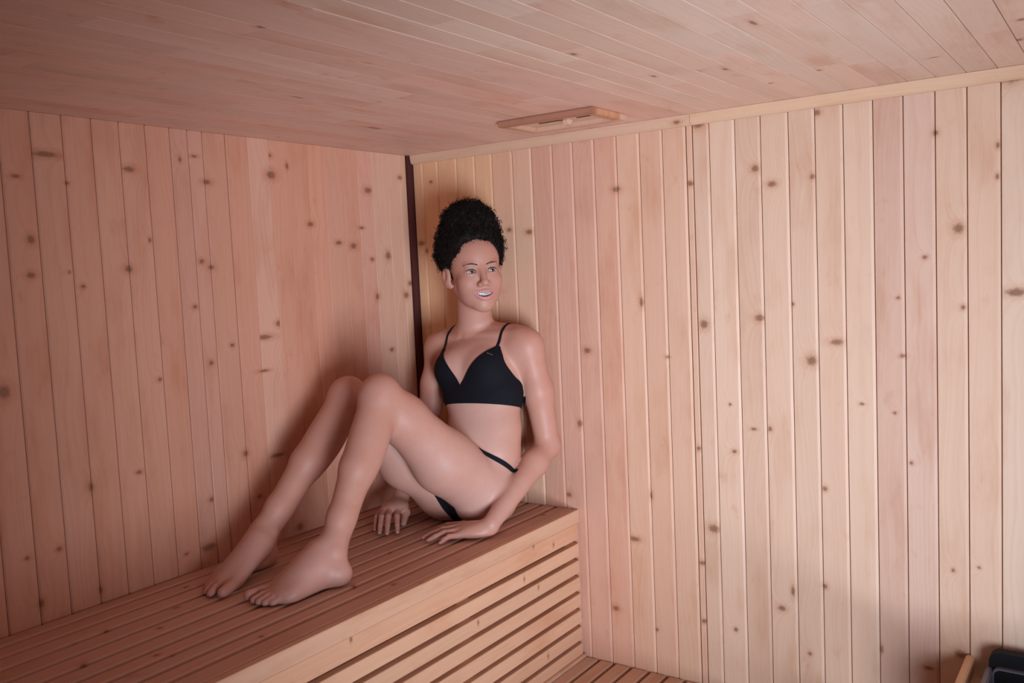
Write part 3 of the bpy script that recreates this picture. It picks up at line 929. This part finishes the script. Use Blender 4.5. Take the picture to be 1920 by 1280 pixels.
def snap(p, off=0.0, it=8):
    p = np.atleast_2d(np.array(p, float))
    for _ in range(it):
        p = p - grad(D, p) * (sample(D, p) - off)[:, None] * .9
    return p

body_v, body_q = surface_nets(D, AX.p, AY.p, AZ.p)
body_v = smooth_mesh(body_v, body_q, 2, .5)

def skin_material():
    w = NT('skin')
    a = w.node('ShaderNodeAttribute', attribute_type='GEOMETRY', attribute_name='tone')
    tc = w.node('ShaderNodeTexCoord')
    nz = w.noise(tc.outputs['Object'], 45.0, 4.0)
    fn = w.noise(tc.outputs['Object'], 900.0, 2.0)
    c = w.mix(w.ramp(nz, .35, .75), a.outputs['Color'], w.mix(1.0, a.outputs['Color'], (1.03, .93, .90, 1), 'MULTIPLY'))
    w.t.links.new(c, w.b.inputs['Base Color'])
    w.b.inputs['Roughness'].default_value = 0.50
    w.b.inputs['Specular IOR Level'].default_value = 0.42
    w.b.inputs['Subsurface Weight'].default_value = 0.10
    w.b.inputs['Subsurface Radius'].default_value = (1.0, 0.35, 0.2)
    w.b.inputs['Subsurface Scale'].default_value = 0.006
    b = w.node('ShaderNodeBump')
    b.inputs['Strength'].default_value = 0.05; b.inputs['Distance'].default_value = .0006
    w.t.links.new(fn, b.inputs['Height'])
    w.t.links.new(b.outputs[0], w.b.inputs['Normal'])
    return w.m
SKIN = skin_material()

def np_mesh(name, v, f, mat, parent=None, smooth=True):
    me = bpy.data.meshes.new(name)
    f = np.asarray(f)
    k = f.shape[1]
    me.vertices.add(len(v)); me.vertices.foreach_set('co', np.asarray(v, np.float32).ravel())
    me.loops.add(f.size); me.loops.foreach_set('vertex_index', f.astype(np.int32).ravel())
    me.polygons.add(len(f))
    me.polygons.foreach_set('loop_start', np.arange(0, f.size, k, dtype=np.int32))
    me.polygons.foreach_set('loop_total', np.full(len(f), k, np.int32))
    if smooth:
        me.polygons.foreach_set('use_smooth', np.ones(len(f), bool))
    me.update(calc_edges=True); me.validate()
    me.materials.append(mat)
    return link(bpy.data.objects.new(name, me), parent)

ORG = V(.37, -.25, 0.0)                      # object origin: the seat under the person
person = np_mesh('person', body_v - ORG, body_q, SKIN)
person.location = Vector(ORG) + Vector((0, 0, ZB))
tag(person, 'person with dark curly updo in black two piece swimsuit, seated knees up on the bench', 'person')

# skin colouring, plus shade painted in around the eyes
base = np.array([.545, .275, .205])
col = np.tile(base, (len(body_v), 1))
def blob(c, r, tgt, amt):
    q = ((body_v - np.asarray(c)) ** 2).sum(1)
    w_ = (np.exp(-q / r ** 2) * amt)[:, None]
    col[:] = col * (1 - w_) + np.asarray(tgt) * w_
RED = (.55, .275, .215)
for kq in ('knL', 'knR'):
    blob(P[kq] + V(0, -.03, .03), .06, RED, .7)
for e in ('elL', 'elR'):
    blob(P[e], .06, RED, .5)
for t_, d_, r_t in TOES:
    blob(t_, .018, (.60, .29, .24), .6)
for t_, d_, r_t in NAILS:
    blob(t_, .012, (.60, .29, .25), .6)
hm = body_v[:, 2] > .57
blob(H(.038, .066, -.028), .024, (.60, .29, .22), .6); blob(H(-.038, .066, -.028), .024, (.60, .29, .22), .6)
blob(H(0, .03, -.01), .13, (.47, .235, .175), .9)
for sg in (-1, 1):
    blob(H(.031 * sg, .080, .004), .016, (.40, .20, .15), .45)  # eyelid shading, painted into the skin colour
blob(H(0, .104, -.034), .016, (.55, .24, .175), .6)
blob(lerp(P['hipL'], P['knL'], .45), .14, (.61, .355, .285), .8)
blob(lerp(P['hipR'], P['knR'], .40), .14, (.61, .355, .285), .8)
blob(P['chest'] + fwd * .08, .10, (.57, .335, .27), .7)
for h_ in ('anL', 'anR'):
    blob(P[h_] + V(0, -.08, -.06), .09, (.58, .34, .29), .7)
# torso is a little paler where the sun has not reached
for c_ in (P['rib'] + fwd * .09, P['waist'] + fwd * .08, P['abd'] + fwd * .08):
    blob(c_, .09, (.62, .395, .32), .85)
for c_, r_c in ((P['hipL'] + V(.02, -.05, 0), .11),):
    blob(c_, r_c, (.61, .375, .315), .8)
lipd = np.full(len(body_v), 9.0)
for pts, rr_ in ((upl, [r * .78 for r in lr]), (lol, [r * 1.35 for r in lr])):
    for i in range(len(pts) - 1):
        a_, b_ = pts[i], pts[i + 1]
        t = np.clip(((body_v - a_) @ (b_ - a_)) / ((b_ - a_) @ (b_ - a_)), 0, 1)
        lipd = np.minimum(lipd, np.linalg.norm(body_v - a_ - t[:, None] * (b_ - a_), axis=1) - (rr_[i] + rr_[i + 1]) / 2)
wl = np.clip((.0016 - lipd) / .0012, 0, 1)[:, None]
col = col * (1 - wl) + np.array([.62, .24, .24]) * wl
# inside of the mouth and nostrils
mi = (body_v - MC) @ HR.T
inm = ((np.abs(mi[:, 0]) < .026) & (np.abs(mi[:, 2] + .0030 - 10 * mi[:, 0] ** 2) < .0085) & (mi[:, 1] < -.006 - 16 * mi[:, 0] ** 2) & (mi[:, 1] > -.06))
col[inm] = (.12, .025, .02)
ca = person.data.color_attributes.new('tone', 'FLOAT_COLOR', 'POINT')
ca.data.foreach_set('color', np.concatenate([col, np.ones((len(col), 1))], 1).astype(np.float32).ravel())

def sub(name, v, f, mat, smooth=True):
    """part of the person, given in corner coordinates"""
    return np_mesh(name, np.asarray(v) - ORG, f, mat, person, smooth)

def tube(pts, rad, n=8, flat=None):
    """tube along pts with radii rad; flat=(normal list, factor) flattens it along the normals"""
    pts = np.asarray(pts, float)
    m = len(pts)
    rad = np.broadcast_to(np.asarray(rad, float), (m,))
    tan = np.gradient(pts, axis=0); tan /= np.linalg.norm(tan, axis=1, keepdims=True) + 1e-12
    vs = []
    ref = V(.3, .2, .93)
    for i in range(m):
        if flat is not None:
            nn = nrm(flat[0][i] - tan[i] * float(flat[0][i] @ tan[i])); ff_ = flat[1]
        else:
            nn = nrm(ref - tan[i] * float(ref @ tan[i])); ff_ = 1.0
        bb = np.cross(tan[i], nn)
        for k in range(n):
            a = 2 * math.pi * k / n
            vs.append(pts[i] + rad[i] * (math.cos(a) * bb + math.sin(a) * nn * ff_))
    fs = []
    for i in range(m - 1):
        for k in range(n):
            k2 = (k + 1) % n
            fs.append((i * n + k, i * n + k2, (i + 1) * n + k2, (i + 1) * n + k))
    vs += [pts[0], pts[-1]]
    c0, c1 = len(vs) - 2, len(vs) - 1
    for k in range(n):
        k2 = (k + 1) % n
        fs.append((c0, k2, k, k)); fs.append((c1, (m - 1) * n + k, (m - 1) * n + k2, (m - 1) * n + k2))
    return np.array(vs), fs
def tube_obj(name, pts, rad, mat, n=8, flat=None):
    v, f = tube(pts, rad, n, flat)
    f = [tuple(dict.fromkeys(q)) for q in f]
    o = mesh_obj(name, v - ORG, f, mat, person, True)
    return o

# ---- eyes
def eye_material():
    w = NT('eyeball')
    tc = w.node('ShaderNodeTexCoord')
    sep = w.node('ShaderNodeSeparateXYZ')
    w.t.links.new(tc.outputs['Object'], sep.inputs[0])
    r = w.math('SQRT', w.math('ADD', w.math('MULTIPLY', sep.outputs[0], sep.outputs[0]), w.math('MULTIPLY', sep.outputs[2], sep.outputs[2])))
    front = w.math('GREATER_THAN', sep.outputs[1], 0.0)
    iris = w.math('MULTIPLY', w.ramp(r, .0070, .0062), front)
    pup = w.math('MULTIPLY', w.ramp(r, .0033, .0027), front)
    nz = w.noise(tc.outputs['Object'], 700.0, 2.0)
    c = w.mix(iris, (.50, .46, .46, 1), w.mix(nz, (.05, .035, .025, 1), (.12, .085, .06, 1)))
    c = w.mix(pup, c, (.006, .006, .007, 1))
    w.t.links.new(c, w.b.inputs['Base Color'])
    w.b.inputs['Roughness'].default_value = .12
    w.b.inputs['Coat Weight'].default_value = .6
    return w.m
EYE = eye_material()
HAIR = plain('dark_hair', (.017, .011, .010), .75, .15, nscale=200, namt=.5)
BROW = plain('brow_hair', (.095, .048, .034), .7, .2)
TEETH = plain('teeth', (.72, .68, .66), .25, .5, nscale=200, namt=.05)
BRACE = plain('brace_metal', (.45, .47, .52), .25, .5, .9)
NAIL = plain('nail', (.68, .40, .36), .3, .5, nscale=200, namt=.05)
CLOTH = plain('black_swim_fabric', (.0065, .0072, .012), .8, .2, nscale=300, namt=.4)
TAG = plain('silver_tag', (.45, .45, .5), .3, .5, .8)

gaze = nrm(HF + HS * .16)
for sg in (-1, 1):
    bm = bmesh.new()
    bmesh.ops.create_uvsphere(bm, u_segments=28, v_segments=18, radius=.0122)
    me = bpy.data.meshes.new('eyeball'); bm.to_mesh(me); bm.free()
    me.polygons.foreach_set('use_smooth', [True] * len(me.polygons)); me.materials.append(EYE)
    o = link(bpy.data.objects.new('eyeball', me), person)
    gs = nrm(np.cross(HU, gaze)) * -1
    m = Matrix((Vector(-gs), Vector(gaze), Vector(np.cross(-gs, gaze)))).transposed().to_4x4()
    m.translation = Vector(H(.031 * sg, .0635, 0) - ORG)
    o.matrix_basis = m
    # upper lashes
    pts = []
    for k in range(9):
        s_ = -.0138 + .0276 * k / 8
        u_p = .0060 * math.sqrt(max(0, 1 - (s_ / .0143) ** 2)) - 8.0 * s_ * s_ - .0002
        p = march(H(.031 * sg + s_, .12, u_p + .0009), -HF)
        pts.append(p + HF * .0006)
    tube_obj('eyelashes', pts, [.0007, .0012, .0014, .0015, .0015, .0015, .0014, .0012, .0007], HAIR, 6)
    # eyebrow
    pts, nn = [], []
    for k in range(9):
        t = k / 8
        s_ = .012 + .040 * t
        u_p = .0165 + .0075 * math.sin(math.pi * min(1, .9 * t) ** .9 * .82) - .0035 * t
        p = march(H(s_ * sg, .13, u_p), -HF)
        pts.append(p + HF * .0004)
    nn = list(grad(D, np.array(pts)))
    tube_obj('eyebrow', pts, [.0013, .0020, .0023, .0024, .0022, .0019, .0015, .0011, .0006], BROW, 8, (nn, .55))

# ---- teeth with brackets and wire
for row, uo in ((1, .0024),):
    wire = []
    for k in range(10):
        s_ = (k - 4.5) * .0050
        a = s_ / .0290
        f_ = mface(s_) - mface(0) - .0050
        wdt = .0024 if k in (4, 5) else .0022
        c = MC + HS * s_ + HU * (.0002 + 9.5 * s_ * s_) + HF * (f_ - .002)
        yv, fv = box_data(-wdt, wdt, -.0022, .0022, -.0062, .0044, .0009)
        ts = nrm(HS + HF * (mface(s_ + .003) - mface(s_ - .003)) / .006); tf = nrm(HF - ts * float(HF @ ts))
        pts = [c + ts * p[0] + tf * p[1] + HU * p[2] - ORG for p in yv]
        o = mesh_obj('tooth', pts, fv, TEETH, person, True)
        bv, bf = box_data(-.0011, .0011, -.0004, .0008, -.0011, .0011, .0003)
        cb = c + tf * .0024
        mesh_obj('bracket', [cb + ts * p[0] + tf * p[1] + HU * p[2] - ORG for p in bv], bf, BRACE, o)
        wire.append(cb + tf * .0006)
    tube_obj('brace_wire', wire, .00035, BRACE, 6)

# ---- nails
def nail(name, t, d, r, L, W):
    up_ = V(0, 0, 1)
    f_ = d; s_ = nrm(np.cross(f_, up_)); n_ = np.cross(s_, f_)
    c = t + n_ * (r * .78) - f_ * (r * .10)
    vs, fs = [], []
    nu, nv = 5, 4
    for i in range(nu):
        for j in range(nv):
            x = (i / (nu - 1) - .5) * 2; y = (j / (nv - 1) - .5) * 2
            yy = y * L * .5; xx = x * W * .5 * (1 - .18 * y * y)
            zz = -.30 * W * x * x - .12 * L * max(0, y) ** 2
            vs.append(c + s_ * xx + f_ * yy + n_ * zz)
    for i in range(nu - 1):
        for j in range(nv - 1):
            fs.append((i * nv + j, (i + 1) * nv + j, (i + 1) * nv + j + 1, i * nv + j + 1))
    o = mesh_obj(name, [v - ORG for v in vs], fs, NAIL, person, True)
    md = o.modifiers.new('solid', 'SOLIDIFY'); md.thickness = .0006; md.offset = 1
for t_, d_, r_t in NAILS:
    nail('fingernail', t_, d_, r_t + .0006, .0105, .0085)
for i, (t_, d_, r_t) in enumerate(TOES):
    nail('toenail', t_, d_, r_t, .0110 if i % 5 == 0 else .0075, .0125 if i % 5 == 0 else .0075)

# ---- swimwear: cut out of the skin surface, lifted and thickened
def tb(p):
    q = p - P['chest']
    return q @ lat, q @ fwd, q @ sp_up
def poly_in(x, y, pts):
    """signed inside measure of a convex polygon given clockwise or not"""
    pts = np.asarray(pts, float)
    c = pts.mean(0)
    r = None
    for i in range(len(pts)):
        a, b = pts[i], pts[(i + 1) % len(pts)]
        n = np.array([-(b - a)[1], (b - a)[0]]); n /= np.linalg.norm(n)
        if n @ (c - a) < 0: n = -n
        v = (x - a[0]) * n[0] + (y - a[1]) * n[1]
        r = v if r is None else np.minimum(r, v)
    return r
CUP = [(-.002, -.074), (-.002, -.095), (.150, -.095), (.150, -.058), (.100, .047), (.090, .047)]
def top_mask(p):
    l, f, u = tb(p)
    xa = np.abs(l)
    cup = poly_in(xa + .012 * np.clip((.02 - u) / .1, 0, 1) * np.clip((u + .074) / .1, 0, 1), u, CUP)
    cup = np.minimum(cup, f + .02)
    band = np.minimum(u + .122, -.089 - u)
    return np.minimum(np.maximum(cup, band), .010 - np.abs(sample(DT, p)))
def bottom_mask(p):
    x, y, z = p[:, 0], p[:, 1], p[:, 2]
    b = (z - (.150 + .85 * (-.200 - y))) / 1.31
    strap = np.minimum(-b, b + .013)
    l = np.abs(x - P['pelvis'][0])
    brief = np.minimum(-b, np.minimum(.020 + .30 * np.maximum(z - .03, 0) - l, .42 + 0 * z))
    m = np.maximum(strap, brief)
    m = np.minimum(m, y + .36)
    return np.minimum(m, .016 - np.abs(sample(DT, p)))
def cut_cloth(mask, sel, off):
    tri = np.concatenate([body_q[:, [0, 1, 2]], body_q[:, [0, 2, 3]]])
    m = np.full(len(body_v), -1.0)
    m[sel] = mask(body_v[sel])
    g = grad(D, body_v)
    pos = m > 0
    k = pos[tri].sum(1)
    verts = list(); faces = []
    idx = {}
    def vid(key, p):
        if key not in idx:
            idx[key] = len(verts); verts.append(p)
        return idx[key]
    lifted = body_v + g * off
    for t, n in zip(tri[k > 0], k[k > 0]):
        if n == 3:
            faces.append([vid(('v', i), lifted[i]) for i in t]); continue
        out = []
        for a in range(3):
            i, j = int(t[a]), int(t[(a + 1) % 3])
            if pos[i]: out.append(vid(('v', i), lifted[i]))
            if pos[i] != pos[j]:
                w_ = m[i] / (m[i] - m[j])
                out.append(vid((min(i, j), max(i, j)), lifted[i] + (lifted[j] - lifted[i]) * w_))
        faces.append(out)
    return verts, faces
def cloth_obj(name, mask, sel, off=.0008, th=.0016):
    v, f = cut_cloth(mask, sel, off)
    o = mesh_obj(name, [p - ORG for p in v], f, CLOTH, person, True)
    md = o.modifiers.new('cloth', 'SOLIDIFY'); md.thickness = th; md.offset = 1.0
    return o
zz = body_v[:, 2]
bikini_top = cloth_obj('bikini_top', top_mask, (zz > .28) & (zz < .53))
bikini_bottom = cloth_obj('bikini_bottom', bottom_mask, (zz < .30) & (body_v[:, 1] > -.38))
for sg in (-1, 1):
    pts, ns = [], []
    for k in range(40):
        a = math.radians(18 + 150 * k / 39)
        t = k / 39
        o_ = P['chest'] + lat * sg * (.094 - .03 * max(0, t - .45)) + sp_up * (.01 if t < .6 else .01 - .12 * (t - .6)) - fwd * .01
        d_ = fwd * math.cos(a) + sp_up * math.sin(a) if t < .6 else nrm(fwd * math.cos(a) + sp_up * math.sin(a))
        h_ = march(o_, d_, -DT, .25)
        if h_ is not None:
            pts.append(h_ + d_ * .0012)
    pts = np.array(pts)
    for _ in range(3):
        pts[1:-1] = (pts[:-2] + pts[1:-1] * 2 + pts[2:]) / 4
    ns = list(grad(D, pts))
    tube_obj('shoulder_strap', pts, .0042, CLOTH, 8, (ns, .35))
# small metal tag on the left cup
h_ = march(P['chest'] + lat * .088 + sp_up * .018 + fwd * .2, -fwd)
if h_ is not None:
    n_ = grad(D, h_)[0]
    s_ = nrm(lat - n_ * float(lat @ n_)); u2 = np.cross(s_, n_) * -1
    for i in range(3):
        c_ = h_ + n_ * .0030 + s_ * (i - 1) * .0065
        yv, fv = box_data(-.0024, .0024, -.0005, .0008, -.0012, .0012, .0003)
        mesh_obj('metal_tag', [c_ + s_ * p[0] + n_ * p[1] + u2 * p[2] - ORG for p in yv], fv, TAG, bikini_top)

# ---- hair: a dense mass tied up on the crown, covered in small curls
hx = np.arange(-.135, .1351, .0042); hf = np.arange(-.150, .1001, .0042); hu = np.arange(-.10, .2401, .0042)
X, Y, Z = np.meshgrid(hx, hf, hu, indexing='ij')
def ell_l(c, r):
    q = (X - c[0]) / r[0], (Y - c[1]) / r[1], (Z - c[2]) / r[2]
    k0 = np.sqrt(q[0] ** 2 + q[1] ** 2 + q[2] ** 2)
    k1 = np.sqrt((q[0] / r[0]) ** 2 + (q[1] / r[1]) ** 2 + (q[2] / r[2]) ** 2) + 1e-9
    return k0 * (k0 - 1) / k1
hd = ell_l((0, -.036, .050), (.084, .083, .082))
hd = smin(hd, ell_l((.005, -.030, .122), (.083, .079, .084)), .055)
hd = smin(hd, ell_l((-.064, -.034, .060), (.034, .046, .050)), .02)
hd = smin(hd, ell_l((.060, -.030, .052), (.030, .046, .052)), .02)
wob = (np.sin(X * 210 + 1.3) * np.sin(Y * 190) * np.sin(Z * 230 + .7) + .7 * np.sin(X * 420) * np.sin(Z * 390 + Y * 200) + .9 * np.sin(X * 95 + 2) * np.sin(Z * 110 + Y * 60)) * .0036
hd = hd + wob
hd = smin(hd, ell_l((-.046, .018, .062), (.030, .036, .036)), .02)
hd = smin(hd, ell_l((.046, .018, .062), (.030, .036, .036)), .02)
hd = smin(hd, ell_l((0, .026, .098), (.055, .040, .024)), .02)
def oval(c, r):
    qx, qz = (X - c[0]) / r[0], (Z - c[1]) / r[1]
    k0 = np.sqrt(qx ** 2 + qz ** 2); k1 = np.sqrt((qx / r[0]) ** 2 + (qz / r[1]) ** 2) + 1e-9
    return k0 * (k0 - 1) / k1
face_cut = smin(oval((0, .012), (.060, .080)), oval((0, -.035), (.074, .062)), .02)
face_cut = smax(face_cut, .004 - Y, .01)
face_cut = smin(face_cut, ell_l((-.075, .010, -.020), (.04, .034, .036)), .01)
face_cut = smin(face_cut, ell_l((.075, .010, -.020), (.04, .034, .036)), .01)
hd = smax(hd, -face_cut, .006)
hd = smax(hd, -(Z + .035), .02)
hd = smax(hd, -(Z + .0 + .9 * (Y + .06)) if False else -(Z + .06), .01)
hv, hq = surface_nets(hd.astype(np.float32), hx, hf, hu)
hair_w = HC + hv @ HR
hair_w[:, 1] = np.minimum(hair_w[:, 1], -.004)
hair = sub('hair', hair_w, hq, HAIR)
# curls
cen = hv[hq].mean(1)
nor = np.cross(hv[hq[:, 2]] - hv[hq[:, 0]], hv[hq[:, 3]] - hv[hq[:, 1]])
nor /= np.linalg.norm(nor, axis=1, keepdims=True) + 1e-12
rg = np.random.default_rng(5)
pick = rg.choice(len(cen), 2600, replace=len(cen) < 2600)
cv, cf = [], []
for i in pick:
    c, n_ = cen[i], nor[i]
    if c[1] > .02 and c[2] < .045:
        continue                                   # not over the face
    if c[2] < -.01 and c[1] > -.06:
        continue
    t_ = nrm(np.cross(n_, rg.normal(size=3)))
    ax_ = nrm(n_ * rg.uniform(.05, .5) + t_ + V(0, -.15, .15))
    e1 = nrm(np.cross(ax_, V(.31, .2, .9))); e2 = np.cross(ax_, e1)
    L, R, turns, th = rg.uniform(.016, .034), rg.uniform(.0028, .0058), rg.uniform(1.4, 2.8), rg.uniform(.0010, .0016)
    if rg.random() < .12: th *= .5; L *= 1.2; R *= 1.3
    n0 = 13
    base_i = len(cv)
    ph = rg.uniform(0, 6.28)
    for k in range(n0):
        s_ = k / (n0 - 1)
        a = ph + 2 * math.pi * turns * s_
        p = c - n_ * .002 + ax_ * (L * (s_ - .3)) + (e1 * math.cos(a) + e2 * math.sin(a)) * R * (.6 + .6 * s_) + n_ * .004 * math.sin(math.pi * s_)
        rr_ = th * (1 - .5 * s_)
        for q in range(3):
            b_ = 2.0944 * q
            cv.append(p + (e1 * math.cos(a + b_) + ax_ * math.sin(b_)) * rr_)
        if k:
            o0, o1 = base_i + (k - 1) * 3, base_i + k * 3
            for q in range(3):
                cf.append((o0 + q, o0 + (q + 1) % 3, o1 + (q + 1) % 3, o1 + q))
cw = HC + np.array(cv) @ HR
cw[:, 1] = np.minimum(cw[:, 1], -.003)
curls = sub('curls', cw, cf, HAIR)
curls.parent = hair
tag(curls, kind='stuff')
